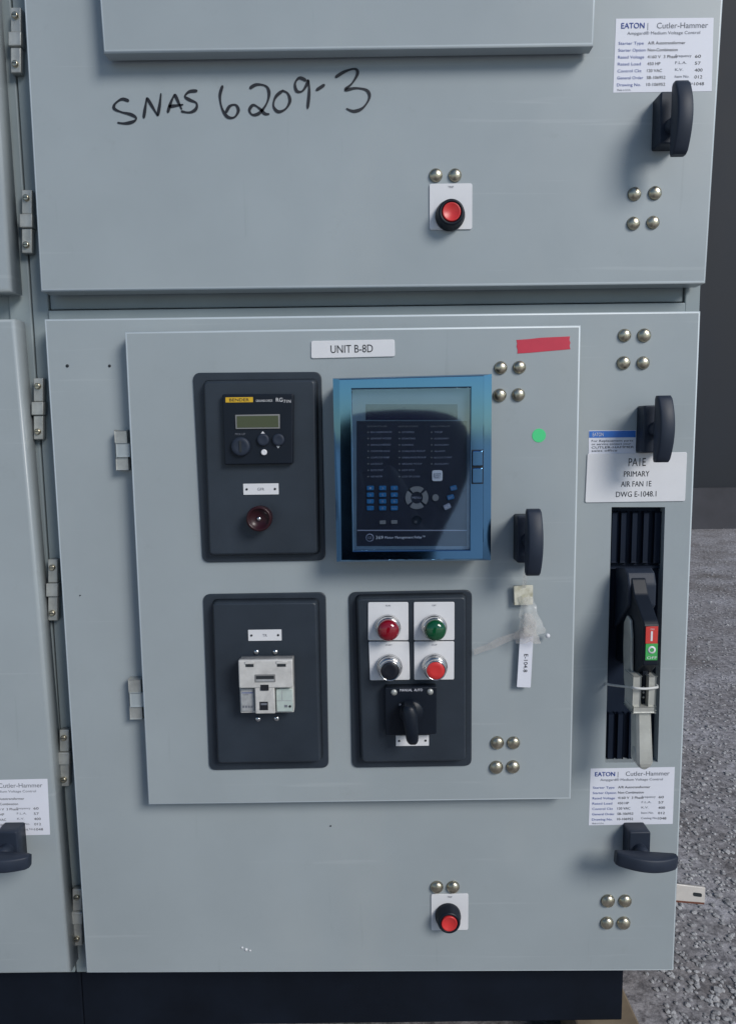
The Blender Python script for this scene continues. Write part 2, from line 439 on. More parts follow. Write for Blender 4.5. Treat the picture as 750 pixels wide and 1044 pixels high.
def door(corners, yb, yf, name, parent, hole=None, extra=None, mtl='paint'):
    o = quad(*corners, yf) if not isinstance(corners[0][0], tuple) else corners
    d = MB(); e_ = 0.0028
    rs = [[(x, yb, z) for x, z in o]]
    for k in range(4):
        a = math.pi/2*k/3
        rs.append([(x, yf+e_*(1-math.sin(a)), z) for x, z in inset(o, e_*(1-math.cos(a)))])
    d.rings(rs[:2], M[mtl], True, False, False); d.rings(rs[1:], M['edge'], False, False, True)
    if hole is None:
        d.flat(inset(o, e_), yf, M[mtl])
    else:
        io = inset(o, e_); n = 4
        h0 = [(x, yf, z) for x, z in hole]
        d.add([(x, yf, z) for x, z in io]+h0, [[k, (k+1) % 4, 4+(k+1) % 4, 4+k] for k in range(4)], M[mtl], False)
        d.add(h0+[(x, yb-.003, z) for x, z in hole], [[k, (k+1) % 4, 4+(k+1) % 4, 4+k] for k in range(4)], M[mtl], False)
    if extra: extra(d)
    return d.build(name, cab if parent is None else parent)

# --- upper door with the marker writing
UPPER = ((21, -60), (741, -66), (719, 288.5), (41.5, 297))
STROKES = [
 [(80,108),(62,103),(45,114),(42,127),(60,136),(84,142),(98,151),(91,160),(70,165),(50,163)],
 [(117,152),(121,125),(125,99)], [(125,99),(140,124),(153,146)], [(153,146),(158,116),(161,88)],
 [(178,138),(186,112),(196,90)], [(196,90),(205,110),(214,130)], [(180,122),(196,120),(218,117)],
 [(254,82),(233,84),(222,96),(234,105),(251,113),(250,128),(234,137),(212,134)],
 [(318,68),(311,95),(316,126),(330,148),(348,149),(358,132),(351,118),(336,121),(326,138)],
 [(386,76),(404,66),(428,70),(436,88),(430,114),(412,138),(394,143),(386,131),(396,118),(412,127),(425,140),(437,141)],
 [(470,82),(453,97),(447,120),(459,135),(478,128),(489,108),(483,88),(468,81)],
 [(531,56),(513,49),(502,63),(506,82),(520,83),(532,66),(536,55),(538,85),(534,128)],
 [(555,81),(578,66)],
 [(604,48),(628,33),(654,26),(661,38),(647,63),(630,79),(658,75),(685,81),(691,100),(675,125),(652,134),(632,127)]]
def writing(d):
    for s_ in STROKES:
        d.ribbon([XZ(100+x/2.5, 60+y/2.5, 0) for x, y in s_], 0.0037, -0.0007, M['ink'])
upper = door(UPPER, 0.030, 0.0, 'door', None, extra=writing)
upper['label'] = 'upper door with a number handwritten in black marker'
# --- lower door with the slot for the disconnect handle
LOWER = ((45, 325), (714, 317), (686.5, 990), (88, 992.5))
SLOT = quad((623, 517), (677.5, 517), (670, 777), (616.5, 777.5), 0.0)
def chips(d):
    for x, y, r in ((69, 373, 1.6), (112, 373, 1.4), (251, 968, 1.5), (247, 966, 1.0), (255, 969, 0.9), (337, 842, .8), (82, 607, .7)):
        cx, cz = XZ(x, y, 0); rr = pxr(r, x, y, 0)
        d.lathe(cx, cz, [(rr, 0.0), (rr, -0.0008), (rr*.4, -0.0012)], M['gap'] if y < 900 else M['white'], 10)
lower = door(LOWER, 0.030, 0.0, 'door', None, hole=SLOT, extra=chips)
lower['label'] = 'lower door carrying the smaller instrument door'
# --- instrument doors
IY = -0.026
IN_LOW = ((127, 338), (592, 331.5), (582, 815), (151, 821))
IN_UP = ((96, -80), (610, -86), (605, 46), (105.5, 53.5))
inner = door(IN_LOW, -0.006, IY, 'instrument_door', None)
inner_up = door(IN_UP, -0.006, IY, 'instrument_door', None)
def lip(dr, corners):
    """the dark rubber seal on which the small door closes"""
    o = inset(quad(*corners, IY), 0.010)
    d = MB(); d.plate(o, -0.0003, -0.0062, M['gap'], .0002, 1); return d.build('seal', dr)
lip(inner, IN_LOW); lip(inner_up, IN_UP)

# --- dome bolts
def bolt_mb(cx, cz, y, r):
    b = MB(); b.lathe(cx, cz, [(r*1.03, y-.0002), (r*1.03, y-r*.14)], M['zinc'], 24, False)
    b.dome(cx, cz, r, y-r*.14, r*.62, M['zinc']); return b
proto = {}
def bolt(parent, x, y, Y, px=6.6, kind='bolt'):
    cx, cz = XZ(x, y, Y); r = pxr(px, x, y, Y)
    key = kind
    if key not in proto:
        ob = bolt_mb(cx, cz, Y, r).build(kind, parent, origin=(cx, Y, cz)); proto[key] = (ob.data, r); return ob
    ob = bpy.data.objects.new(kind, proto[key][0]); COL.objects.link(ob); WO[ob.name] = Vector((cx, Y, cz))
    ob.rotation_euler.y = random.uniform(0, 6.28); ob.rotation_euler.x = random.uniform(-.05, .05); k = r/proto[key][1]*random.uniform(.97, 1.03); ob.scale = (k, k, k)
    ob.parent = parent; ob.location = Vector((cx, Y, cz))-WO[parent.name]; return ob
for x, y in ((444, 179), (463.5, 179), (646, 198), (667, 197), (645, 228), (665, 227)): bolt(upper, x, y, 0)
for x, y in ((636, 342), (656, 342), (635, 370), (655, 370), (619, 918), (636.5, 918), (618, 940.5), (635, 940.5), (445, 904), (461.5, 904)): bolt(lower, x, y, 0)
for x, y in ((510, 375), (529, 374.5), (509, 403), (528, 402.5), (506.5, 757), (523, 757), (505.5, 782), (522.5, 781.5)): bolt(inner, x, y, IY)

# --- T handles
def t_handle(px, py, ybase, turn=0.0, hh=0.031, dz=0.0):
    c = P(px, py, ybase-0.056); cx, cz = c.x, c.z
    def place(mb):
        ca, sa = math.cos(-turn), math.sin(-turn)
        mb.v = [(cx+x*ca-z*sa, ybase+y, cz+x*sa+z*ca) for x, y, z in mb.v]; return mb
    b = MB(); hw = 0.0150; bz_ = cz+dz
    o2 = rounded([(cx-hw, bz_-hh), (cx+hw, bz_-hh), (cx+hw, bz_+hh), (cx-hw, bz_+hh)], 0.003, 3)
    b.plate(o2, ybase-0.0002, ybase-0.025, M['handle'], .0018)
    base = b.build('handle', cab)
    s_ = MB(); s_.lathe(0, 0, [(0.010, -.0238), (0.0092, -.030), (0.0092, -0.044)], M['handle'], 28)
    g_ = MB(); n = 22; L_ = 0.0425; rs = []
    for k in range(n+1):
        t = -1+2*k/n
        fr = -0.0525-0.0135*(1-t*t); bk = -0.0415
        hw_ = 0.0098*(1-0.06*t*t)
        if abs(t) > .93: q = (abs(t)-.93)/.07; hw_ *= 1-.10*q*q; fr += .0012*q*q; bk -= .0006*q*q
        z = L_*t; m_ = 6; ring = []
        for a in range(16):
            th = 2*math.pi*a/16
            sx = math.copysign(abs(math.cos(th))**0.3, math.cos(th)); sy = math.copysign(abs(math.sin(th))**0.3, math.sin(th))
            ring.append((hw_*sx, (fr+bk)/2+(fr-bk)/2*sy, z))
        rs.append(ring)
    g_.rings(rs, M['handle'], True, True, True)
    place(s_).build('shaft', base); place(g_).build('grip', base)
    return base
t_handle(695.5, 118, 0.0, dz=.011)
t_handle(677.5, 437.5, 0.0)
t_handle(544.5, 554, IY)
t_handle(660.5, 880, 0.0, R(94.5), .0265)['label'] = 'rotary handle turned to lie sideways'

# --- hinges
def hinge(x0, y0, x1, y1, Y, parent, px, py, w=12, h=62):
    a = P(px, py-h/2, Y); b = P(px, py+h/2, Y); hw = pxr(w, px, py, Y)/2
    n = 3; 
    def at(t): return a.x+(b.x-a.x)*t, a.z+(b.z-a.z)*t
    m = MB()
    for t0, t1, ys, ww in ((0, .38, .010, .8), (.385, .60, .013, 1.0), (.605, 1, .010, .8)):
        xa, za = at(t0); xb, zb = at(t1)
        o = [(xb-hw*ww, zb), (xb+hw*ww, zb), (xa+hw*ww, za), (xa-hw*ww, za)]
        m.plate(rounded(o, .001, 2), Y, Y-ys, M['steel'], .0012)
    hb = m.build('hinge', parent)
    for t in (.13, .87):
        x, z = at(t); q = MB(); q.lathe(x, z, [(.0042, Y-.0099), (.0042, Y-.0125), (.003, Y-.0137)], M['zinc'], 16)
        q.box(x-.0028, x+.0028, Y-.0141, Y-.0136, z-.0005, z+.0005, M['gap']); q.build('screw', hb)
for px, py in ((42.5, 417), (57, 600), (68.5, 770), (81.5, 931)): hinge(0, 0, 0, 0, .034, cab, px, py, 12, 62 if py < 700 else 57)
hinge(0, 0, 0, 0, .034, cab, 31, 228, 13, 64); hinge(0, 0, 0, 0, .034, cab, 20, 45, 13, 66)
def small_hinge(px, py, h):
    Y = -0.010
    x0, x1, z0, z1 = rect(px-6.5, py-h/2, px+6, py+h/2, Y)
    m = MB(); m.box(x0, x1, -0.0003, Y-.004, z0, z1, M['steel'], .001)
    zz = (z1-z0)/3
    m.box(x0+.002, x1+.004, -.0006, Y-.006, z0+zz, z1-zz*.95, M['paint'], .0015)
    m.build('hinge', cab)
small_hinge(125.5, 459, 40); small_hinge(139.5, 712, 40); 

# --- printed plates
def add_plate(name, corners, y, th, r, parent=None, label=None, mtl='white', edge=.0006):
    o = quad(*corners, y-th)
    m = MB(); m.plate(rounded(o, r, 4), y-.0002, y-th, M[mtl], edge, 2); return m
# unit name
y = IY; m = add_plate('name', ((317, 347.5), (402, 346), (402.5, 363.5), (317, 365.5)), y, .0016, .003)
c = XZ(358.5, 355.5, y-.0016); m.text('UNIT B-8D', *c, .0100, y-.0019, M['ink'], width=pxr(43, 358, 355, y), rot=R(.6), bold=0.0)
m.build('nameplate', cab, label='white nameplate reading UNIT B-8D')
# circuit name
m = add_plate('name', ((598.4, 462.5), (700, 461), (698, 511), (596, 512.5)), 0, .0016, .0025)
for t_, cx, cy, h, wd in (('PA1E', 649, 471, 8.2, 17.5), ('PRIMARY', 648.5, 483, 5.6, 26), ('AIR FAN 1E', 648, 493.2, 5.6, 31), ('DWG E-1048.1', 648, 503.6, 5.6, 41)):
    m.text(t_, *XZ(cx, cy, -.0016), pxr(h, cx, cy, 0), -.0019, M['ink'], width=pxr(wd, cx, cy, 0), rot=R(.3), bold=0.0)
m.build('nameplate', cab, label='white nameplate reading PA1E PRIMARY AIR FAN 1E DWG E-1048.1')
# blue headed caution sticker
m = add_plate('s', ((599.7, 439), (648, 438.6), (647.5, 462.5), (599.6, 463)), 0, .0003, .0005, mtl='paper', edge=.0001)
o = quad((600.2, 439.6), (647.6, 439.1), (647.4, 445.8), (600.1, 446.3), -.0005); m.flat(o, -.0006, M['blueband'])
m.text('EATON', *XZ(609, 442.9, 0), pxr(3.6, 609, 443, 0), -.0009, M['white'], width=pxr(11, 609, 443, 0))
for t_, yy, wd in (('For Replacement parts', 449.5, 42), ('or service contact your', 452.8, 40), ('CUTLER-HAMMER', 456.2, 43), ('sales office', 459.5, 26)):
    m.text(t_, *XZ(602.5, yy, 0), pxr(2.1, 602, yy, 0), -.0006, M['ink'], 'LEFT', width=pxr(wd, 602, yy, 0))
m.build('sticker', cab, label='small white sticker with a blue header band')
# rating labels
ROWS = [('Starter Type', 'A/R Autotransformer', '', ''), ('Starter Option', 'Non-Combination', '', ''), ('Rated Voltage', '4160 V  3 Phase', 'Frequency', '60'), ('Rated Load', '450 HP', 'F.L.A.', '57'),
        ('Control Ckt', '120 VAC', 'K.V.', '400'), ('General Order', 'SB-106952', 'Item No.', '012'), ('Drawing No.', '10-106952', 'Catalog No.', '1048')]
def rating_label(tl, tr, br, bl, parent):
    m = add_plate('l', (tl, tr, br, bl), 0, .0003, .0004, mtl='paper', edge=.0001)
    def at(u, v):
        a = Vector(tl)*(1-u)+Vector(tr)*u; b = Vector(bl)*(1-u)+Vector(br)*u
        q = a*(1-v)+b*v; return XZ(q.x, q.y, -.0003)
    W = (Vector(at(1, .5))-Vector(at(0, .5))).length; H = (Vector(at(.5, 0))-Vector(at(.5, 1))).length
    Y = -.0006
    m.text('EATON', *at(.055, .10), H*.075, Y, M['blueink'], 'LEFT', width=W*.235)
    m.text('EATON', *[a+b for a, b in zip(at(.055, .10), (.0003, .0003))], H*.075, Y-.0002, M['blueink'], 'LEFT', width=W*.235)
    m.text('|', *at(.325, .10), H*.075, Y, M['greyink'], 'LEFT')
    m.text('Cutler-Hammer', *at(.42, .10), H*.078, Y, M['greyink'], 'LEFT', width=W*.52)
    m.text('Ampgard\u00ae Medium Voltage Control', *at(.12, .20), H*.042, Y, M['greyink'], 'LEFT', width=W*.74)
    for k, (a, b, c_, d) in enumerate(ROWS):
        v = .335+k*.0935
        m.text(a, *at(.035, v), H*.040, Y, M['blueink'], 'LEFT', width=W*(.13+.0105*len(a)))
        m.text(b, *at(.335, v), H*.042, Y, M['ink'], 'LEFT', width=W*(.02+.019*len(b)))
        if c_: m.text(c_, *at(.62, v-.01), H*.036, Y, M['greyink'], 'LEFT', width=W*(.02+.016*len(c_)))
        if d: m.text(d, *at(.82, v), H*.042, Y, M['ink'], 'LEFT', width=W*(.02+.02*len(d)))
        o = [at(.03, v+.045), at(.97, v+.045), at(.97, v+.041), at(.03, v+.041)]
    m.text('Made in U.S.A.', *at(.04, .965), H*.028, Y, M['greyink'], 'LEFT', width=W*.14)
    return m
rating_label((601.5, 783.6), (687.4, 782), (685.3, 840), (599.7, 841.5), cab).build('rating_label', cab, label='white rating label below the disconnect handle')
rating_label((627.5, 19), (727, 18), (725, 93), (624.5, 94.5), cab).build('rating_label', cab, label='white rating label behind the top handle')
# tape and dot
m = MB(); m.plate([XZ(x_, y_, IY) for x_, y_ in ((527, 360.5), (541, 359.6), (556, 358.2), (570, 357.0), (581, 356), (580.2, 352.5), (581, 349.5), (580, 346.5), (580.6, 343), (566, 343.6), (550, 344.4), (538, 345.8), (526, 346.6), (526.8, 350.5), (526.1, 353), (527.2, 356.5))], IY-.0001, IY-.0004, M['redtape'], .0001); m.build('tape_strip', cab, label='strip of red tape')
m = MB(); cx, cz = XZ(549, 444, IY); m.plate(circle(cx, cz, pxr(7, 549, 444, IY)), IY-.0001, IY-.0004, M['greendot'], .0001); m.build('dot_sticker', cab, label='round bright green dot sticker')

# --- guarded red push buttons on the main doors
def red_button(l, t, r, b, fx, fy, Y):
    q = MB(); q.plate(rounded(rquad(l, t, r, b, Y-.0018), .003, 4), Y-.0002, Y-.0018, M['white'], .0005)
    x0, x1, z0, z1 = rect(l, t, r, b, Y-.0018)
    q.text('TRIP', (x0+x1)/2, z1-.0045, .0026, Y-.0021, M['greyink'])
    base = q.build('push_button', cab, label=None)
    c = P(fx, fy, Y-.020); k = (x1-x0)/0.058
    R0 = (x1-x0)*0.335
    s_ = MB(); s_.lathe(c.x, c.z, [(R0*1.03, Y-.0017), (R0*1.03, Y-.007), (R0*.97, Y-.0085), (R0*.90, Y-.018), (R0*.84, Y-.0205), (R0*.70, Y-.0205), (R0*.66, Y-.019), (R0*.65, Y-.010)], M['black'], 40)
    s_.build('guard_ring', base)
    cp = MB(); cp.lathe(c.x, c.z, [(R0*.63, Y-.010), (R0*.63, Y-.0205), (R0*.60, Y-.0218), (R0*.54, Y-.0213), (R0*.3, Y-.0196), (R0*.02, Y-.019)], M['redcap'], 40)
    cp.build('button_cap', base)
    return base
red_button(437.5, 187, 481, 234, 460, 216, 0)['label'] = 'guarded red push button on the upper door'
red_button(439.3, 911.5, 477, 948.5, 457.7, 941.5, 0)['label'] = 'guarded red push button near the foot of the lower door'

# --- moulded dark covers
CH = 0.016
def cover(outer, face):
    o0 = rounded(quad(*outer, IY-.003), .010, 6)
    m = MB(); m.plate(o0, IY-.0002, IY-.003, M['cover'], .0012, 3)
    fo = quad(*face, IY-CH)
    bo = inset(fo, -.0028)
    m.frustum(rounded(bo, .0075, 6), rounded(fo, .006, 6), IY-.0029, IY-CH, M['cover'], .0024)
    return m.build('instrument_cover', cab)
c1 = cover(((196.5, 380), (327.5, 379), (331.5, 571.5), (206.5, 573.5)), ((207.5, 389), (321, 387.5), (323.5, 564.5), (213.5, 566)))
c1['label'] = 'dark cover with a small display unit and a dark red lamp'
c3 = cover(((207, 606), (332, 604), (335, 783), (213.5, 785.5)), ((216.7, 615), (322.5, 614), (326.5, 777), (222, 778.5)))
c3['label'] = 'dark cover with a cream plastic relay socket'
c4 = cover(((355.4, 604), (481, 601.5), (480.5, 781), (359, 783)), ((364, 610.5), (474.5, 608.5), (474.5, 776), (369, 777.5)))
c4['label'] = 'dark cover with four button plates and a selector switch'
CY = IY-CH

def legend(l, t, r, b, Y, word, parent):
    m = MB(); m.plate(rounded(rquad(l, t, r, b, Y-.001), .0006, 2), Y-.0002, Y-.001, M['white'], .0002)
    x0, x1, z0, z1 = rect(l, t, r, b, Y-.001); cz = (z0+z1)/2; w_ = x1-x0
    for u in (.10, .90): m.lathe(x0+w_*u, cz, [(.0015, Y-.0009), (.0015, Y-.0016), (.0008, Y-.0019)], M['ink'], 12)
    if word: m.text(word, (x0+x1)/2, cz, .0036, Y-.0013, M['greyink'])
    return m.build('legend_plate', parent)
legend(248, 493, 284, 504.3, CY, 'GFR', cab); legend(253, 642, 287, 653.3, CY, 'TR', cab)

# display unit
DY = CY-.009
d = MB(); d.plate(rounded(quad((226.3, 402), (299, 401.5), (298.6, 472.8), (229, 474), DY), .0022, 3), CY-.0002, DY, M['black'], .0016, 3)
o = rquad(230, 405, 258, 410.2, DY); d.flat(o, DY-.0003, M['yellow'])
d.text('BENDER', *XZ(244, 407.6, DY), pxr(3, 244, 407, DY), DY-.0006, M['ink'], width=pxr(20, 244, 407, DY))
d.text('GROUND-CHECK', *XZ(261, 408.6, DY), pxr(2.2, 261, 408, DY), DY-.0003, M['white'], 'LEFT', width=pxr(17, 261, 408, DY))
o = XZ(288, 407.5, DY); d.text('RG', o[0]-.004, o[1], pxr(4, 288, 407, DY), DY-.0003, M['white']); d.text('71N', o[0]+.006, o[1]-.002, pxr(3, 288, 407, DY), DY-.0003, M['white'])
d.text('PICK-UP', *XZ(245, 442.5, DY), pxr(2, 245, 442, DY), DY-.0003, M['greyink'])
unit = d.build('display_unit', cab)
s_ = MB(); s_.plate(rquad(240, 422.6, 285.2, 437.2, DY-.0016), DY-.0002, DY-.0016, M['keygrey'], .0004)
s_.flat(rquad(241.5, 424, 283.8, 435.8, DY-.0016), DY-.0019, M['lcd']); s_.build('screen', unit)
def knob(x, y, r, h, mtl, parent, name='knob', mark=True):
    cx, cz = XZ(x, y, DY-h); rr = pxr(r, x, y, DY)
    k = MB(); k.lathe(cx, cz, [(rr, DY-.0002), (rr, DY-h*.7), (rr*.86, DY-h), (rr*.55, DY-h*.9), (rr*.02, DY-h*.86)], M[mtl], 32)
    if mark: k.box(cx-rr*.12, cx+rr*.12, DY-h*1.05, DY-h*.8, cz-rr*.6, cz+rr*.6, M['gap'], .0002)
    return k.build(name, parent)
knob(245, 455.3, 9.6, .006, 'handle', unit); knob(268, 448.4, 6.2, .004, 'handle', unit, mark=False); knob(283.6, 448.4, 6.2, .004, 'handle', unit, mark=False)
knob(269, 461.2, 3.0, .003, 'white', unit, 'indicator_light', False)
for x, y, s in ((268, 440.8, 1), (283.6, 455.8, -1)):
    cx, cz = XZ(x, y, DY); q = pxr(2.0, x, y, DY); a = MB(); a.flat([(cx-q, cz-q*.6*s), (cx+q, cz-q*.6*s), (cx, cz+q*.6*s)][::s], DY-.0004, M['white']); a.build('arrow_mark', unit)
# dark red lamp
cx, cz = XZ(264, 529, CY-.018); rr = pxr(13, 264, 529, CY-.018)
l_ = MB(); l_.lathe(cx, cz, [(rr*.95, CY-.0002), (rr*.95, CY-.012), (rr, CY-.0125), (rr, CY-.019), (rr*.94, CY-.0205), (rr*.80, CY-.0205), (rr*.76, CY-.017), (rr*.1, CY-.0165)], M['marlens'], 40)
lamp = l_.build('indicator_lamp', cab, label='dark maroon indicator lamp')
q = MB(); q.dome(cx, cz, rr*.2, CY-.0166, .003, M['chrome'], 16); q.build('lamp_tip', lamp)

# --- blue framed protection relay
RY = IY-.048
OUT = ((339.2, 385.8), (501, 381.3), (500, 571.2), (343.2, 572.8))
FRT = ((345.5, 386.8), (493.2, 382.8), (492.6, 570), (347.5, 571.6))
WIN = ((358, 396.3), (480, 394.6), (479, 561), (360, 562))
oo = quad(*OUT, RY+.0065); fo = quad(*FRT, RY); wo = quad(*WIN, RY)
b = MB(); bo = inset(oo, .004); b.rings([[(x, IY-.0002, z) for x, z in bo], [(x, RY+.014, z) for x, z in bo]], M['relayside'], True, True, False)
relay = b.build('protection_relay', cab, label='blue framed protection relay with keypad behind a clear cover')
fr = MB()
def ring4(a, ya, b_, yb, m):
    fr.add([(x, ya, z) for x, z in a]+[(x, yb, z) for x, z in b_], [[k, (k+1) % 4, 4+(k+1) % 4, 4+k] for k in range(4)], m, False)
ring4(oo, RY+.0135, oo, RY+.0065, M['relayblue']); ring4(oo, RY+.0065, fo, RY+.0008, M['relayblue'])
ring4(fo, RY+.0008, inset(fo, .0008), RY, M['relayblue']); ring4(inset(fo, .0008), RY, inset(wo, -.0008), RY, M['relayblue'])
ring4(inset(wo, -.0008), RY, wo, RY+.0006, M['relayblue']); ring4(wo, RY+.0006, inset(wo, .0006), RY+.012, M['relayblue'])
fr.add([(x, RY+.0136, z) for x, z in oo], [[3, 2, 1, 0]], M['relayside'], False)
fr.build('bezel', relay)
FY = RY+.0095
def rp(zx, zy): return (320+zx/3.75, 370+zy/3.75)
def rxz(zx, zy, Y=FY): return XZ(*rp(zx, zy), Y)
def rrect(a, b, c, d): return [rxz(a, d), rxz(c, d), rxz(c, b), rxz(a, b)]
fp = MB(); fp.plate(quad((357.2, 395.6), (480.8, 393.8), (479.8, 561.8), (359.2, 562.8), FY), FY+.003, FY, M['facetop'], .0003)
fp.flat(rrect(163, 222, 583, 700), FY-.0003, M['face'])
fp.flat(rrect(198, 158, 548, 218), FY-.0006, M['lcdoff'])
fp.flat(rrect(165, 638, 583, 642), FY-.0006, M['led'])
COLS = ((203, 'STATUS', ('IN SERVICE', 'SETPOINT ACCESS', 'SERVICE NEEDED', 'COMPUTER RS232', 'COMPUTER RS485', 'LOCKOUT', 'BLOCK START', 'HOT MOTOR'), (92, 90, 88, 84, 83, 58, 60, 56)),
        (322, 'MOTOR STATUS', ('STOPPED', 'STARTING', 'RUNNING', 'OVERLOAD PICKUP', 'UNBALANCE PICKUP', 'GROUND PICKUP', 'HOT RTD', 'LOSS OF LOAD'), (58, 62, 56, 100, 104, 88, 60, 80)),
        (445, 'OUTPUT', ('TRIP', 'AUXILIARY', 'AUXILIARY', 'ALARM', 'BLOCK START', 'AUXILIARY'), (44, 68, 68, 52, 80, 68)))
for x0, hd, ws, lens in COLS:
    c = rxz(x0, 243); fp.text(hd, c[0], c[1], .0018, FY-.0006, M['keygrey'], 'LEFT', width=pxr(20, 400, 450, FY))
    for k, (t_, ln) in enumerate(zip(ws, lens)):
        yy = 265+k*24.2; c = rxz(x0+14, yy)
        fp.text(t_, c[0], c[1], .0021, FY-.0006, M['led'], 'LEFT', width=pxr((ln-12)/3.75, 400, 450, FY))
        fp.plate(circle(*rxz(x0+4, yy), .0009, 10), FY-.0003, FY-.0010, M['keygrey'], .0001)
c = rxz(213, 668); fp.lathe(c[0], c[1], [(.0052, FY-.0004), (.0052, FY-.0008), (.0042, FY-.0008)], M['led'], 24, False); fp.text('GE', c[0], c[1], .003, FY-.0007, M['led'])
c = rxz(236, 667); fp.text('369', c[0], c[1], .0042, FY-.0007, M['white'], 'LEFT', width=pxr(7.5, 400, 548, FY)); c = rxz(270, 667)
fp.text('Motor Management Relay\u2122', c[0], c[1], .0032, FY-.0007, M['paper'], 'LEFT', width=pxr(41, 400, 548, FY))
fpo = fp.build('faceplate', relay)
def key(zx, zy, w, h, mtl, word='', rot=0, wm='white'):
    cx, cz = rxz(zx, zy); k = MB(); W_ = pxr(w/3.75, 400, 500, FY)/2; H_ = pxr(h/3.75, 400, 500, FY)/2
    ca, sa = math.cos(rot), math.sin(rot)
    o = [(cx+a_*ca-b_*sa, cz+a_*sa+b_*ca) for a_, b_ in ((-W_, -H_), (W_, -H_), (W_, H_), (-W_, H_))]
    k.plate(rounded(o, min(W_, H_)*.45, 3), FY-.0004, FY-.0022, M[mtl], .0005)
    if word: k.text(word, cx, cz, H_*.9, FY-.0025, M[wm], rot=rot, width=min(W_*1.4, H_*.8*len(word)))
    return k.build('key', relay)
words = ['1', '2', '3', '4', '5', '6', '7', '8', '9', '.', '0', '+/-']
for j, yy in enumerate((478, 504, 529, 555)):
    for i, xx in enumerate((215, 262, 306)): key(xx, yy, 27, 17, 'keyblue', words[j*3+i], R(.5), 'led')
key(470, 431, 40, 42, 'white', 'RESET', 0, 'greyink')
key(262, 609, 24, 14, 'keygrey'); key(306, 608, 24, 14, 'keygrey'); key(532, 478, 25, 18, 'keyblue', 'ESC', R(15), 'led'); key(521, 513, 26, 18, 'keyblue', 'ENT', R(15), 'led'); key(508, 549, 27, 20, 'led', 'HELP', R(25), 'white')
nv = MB(); c0 = rxz(392, 515); r1, r0 = pxr(44/3.75, 400, 500, FY), pxr(23/3.75, 400, 500, FY)
for q in range(4):
    a0 = R(45+90*q+7); a1 = R(135+90*q-7); arc = [a0+(a1-a0)*k/8 for k in range(9)]
    o = [(c0[0]+r1*math.cos(t), c0[1]+r1*math.sin(t)) for t in arc]+[(c0[0]+r0*math.cos(t), c0[1]+r0*math.sin(t)) for t in reversed(arc)]
    nv.plate(o, FY-.0004, FY-.0020, M['keygrey'], .0003)
nv.text('MENU', c0[0], c0[1], .003, FY-.0007, M['led']); nv.build('arrow_pad', relay)
k = MB(); c = rxz(463, 515); k.plate(circle(*c, pxr(13/3.75, 400, 500, FY), 24), FY-.0004, FY-.0022, M['keygrey'], .0005); k.build('round_key', relay)
k = MB(); c = rxz(394, 600); k.lathe(c[0], c[1], [(.0062, FY-.0004), (.0062, FY-.0015), (.005, FY-.0015), (.005, FY-.0008), (.0003, FY-.0008)], M['black'], 24); k.build('port', relay)
gl = MB(); gl.plate(inset(wo, .0008), RY+.0032, RY+.0016, M['pane'], .0001); gl.build('cover_pane', relay)
lt = MB(); x0, x1, z0, z1 = rect(481.5, 459.5, 491.5, 492.5, RY-.002)
zm = (z0+z1)/2; lt.box(x0-.0012, x1+.0012, RY-.0006, RY-.0002, z0-.0012, z1+.0012, M['relayside'])
lt.box(x0, x1, RY-.0035, RY-.0004, zm+.0012, z1, M['relayblue'], .0012); lt.box(x0, x1, RY-.0035, RY-.0004, z0, zm-.0012, M['relayblue'], .0012)
lt.build('latch', relay)

# --- cream relay socket on the lower left cover
def bz(zx, zy): return (220+zx/7.5, 660+zy/7.5)
BY = CY-.030
def brect(a, b, c, d, Y): return rquad(*bz(a, b), *bz(c, d), Y)
s_ = MB(); s_.plate(rounded(brect(182, 100, 592, 500, BY+.010), .0016, 3), CY-.0002, BY+.010, M['beige'], .0008)
sock = s_.build('relay_socket', cab, label='cream plastic relay socket with square openings')
s_ = MB(); s_.plate(rounded(brect(174, 98, 588, 312, BY), .0018, 3), BY+.0099, BY, M['beige'], .0016, 3)
s_.plate(rounded(brect(300, 300, 450, 508, BY+.001), .0012, 3), BY+.0099, BY+.001, M['beige'], .0012, 3)
s_.plate(brect(222, 112, 292, 128, BY-.0012), BY-.0001, BY-.0012, M['beige'], .0004); s_.plate(brect(462, 108, 545, 126, BY-.0012), BY-.0001, BY-.0012, M['beige'], .0004)
s_.flat(brect(228, 129, 290, 150, BY), BY-.0003, M['gap']); s_.flat(brect(468, 127, 536, 148, BY), BY-.0003, M['gap'])
fl = s_.build('front_cap', sock)
w_ = MB(); w_.plate(rounded(brect(298, 206, 456, 266, BY), .001, 2), BY-.0001, BY-.0006, M['keygrey'], .0002); w_.flat(brect(308, 216, 446, 240, BY), BY-.0009, M['gap']); w_.flat(brect(308, 243, 446, 258, BY), BY-.0009, M['beige2']); w_.build('window', sock)
w_ = MB(); w_.flat(brect(342, 285, 405, 330, BY), BY-.0003, M['ink']); w_.build('opening', sock)
w_ = MB(); w_.flat(brect(335, 415, 400, 480, BY+.001), BY+.0007, M['ink']); w_.flat(brect(345, 425, 392, 440, BY+.001), BY+.0004, M['greyink']); w_.build('opening', sock)
w_ = MB(); w_.plate(brect(192, 318, 294, 490, BY+.008), BY+.0101, BY+.008, M['beige2'], .0006)
w_.flat(brect(200, 345, 285, 350, BY+.008), BY+.0077, M['blueink']); w_.flat(brect(205, 360, 250, 364, BY+.008), BY+.0077, M['greyink'])
for k in range(4): w_.flat(brect(205+k*21, 445, 220+k*21, 462, BY+.008), BY+.0077, M['greyink'])
w_.build('terminal_strip', sock)
w_ = MB(); w_.plate(brect(462, 318, 588, 492, BY+.007), BY+.0101, BY+.007, M['paleg'], .0008)
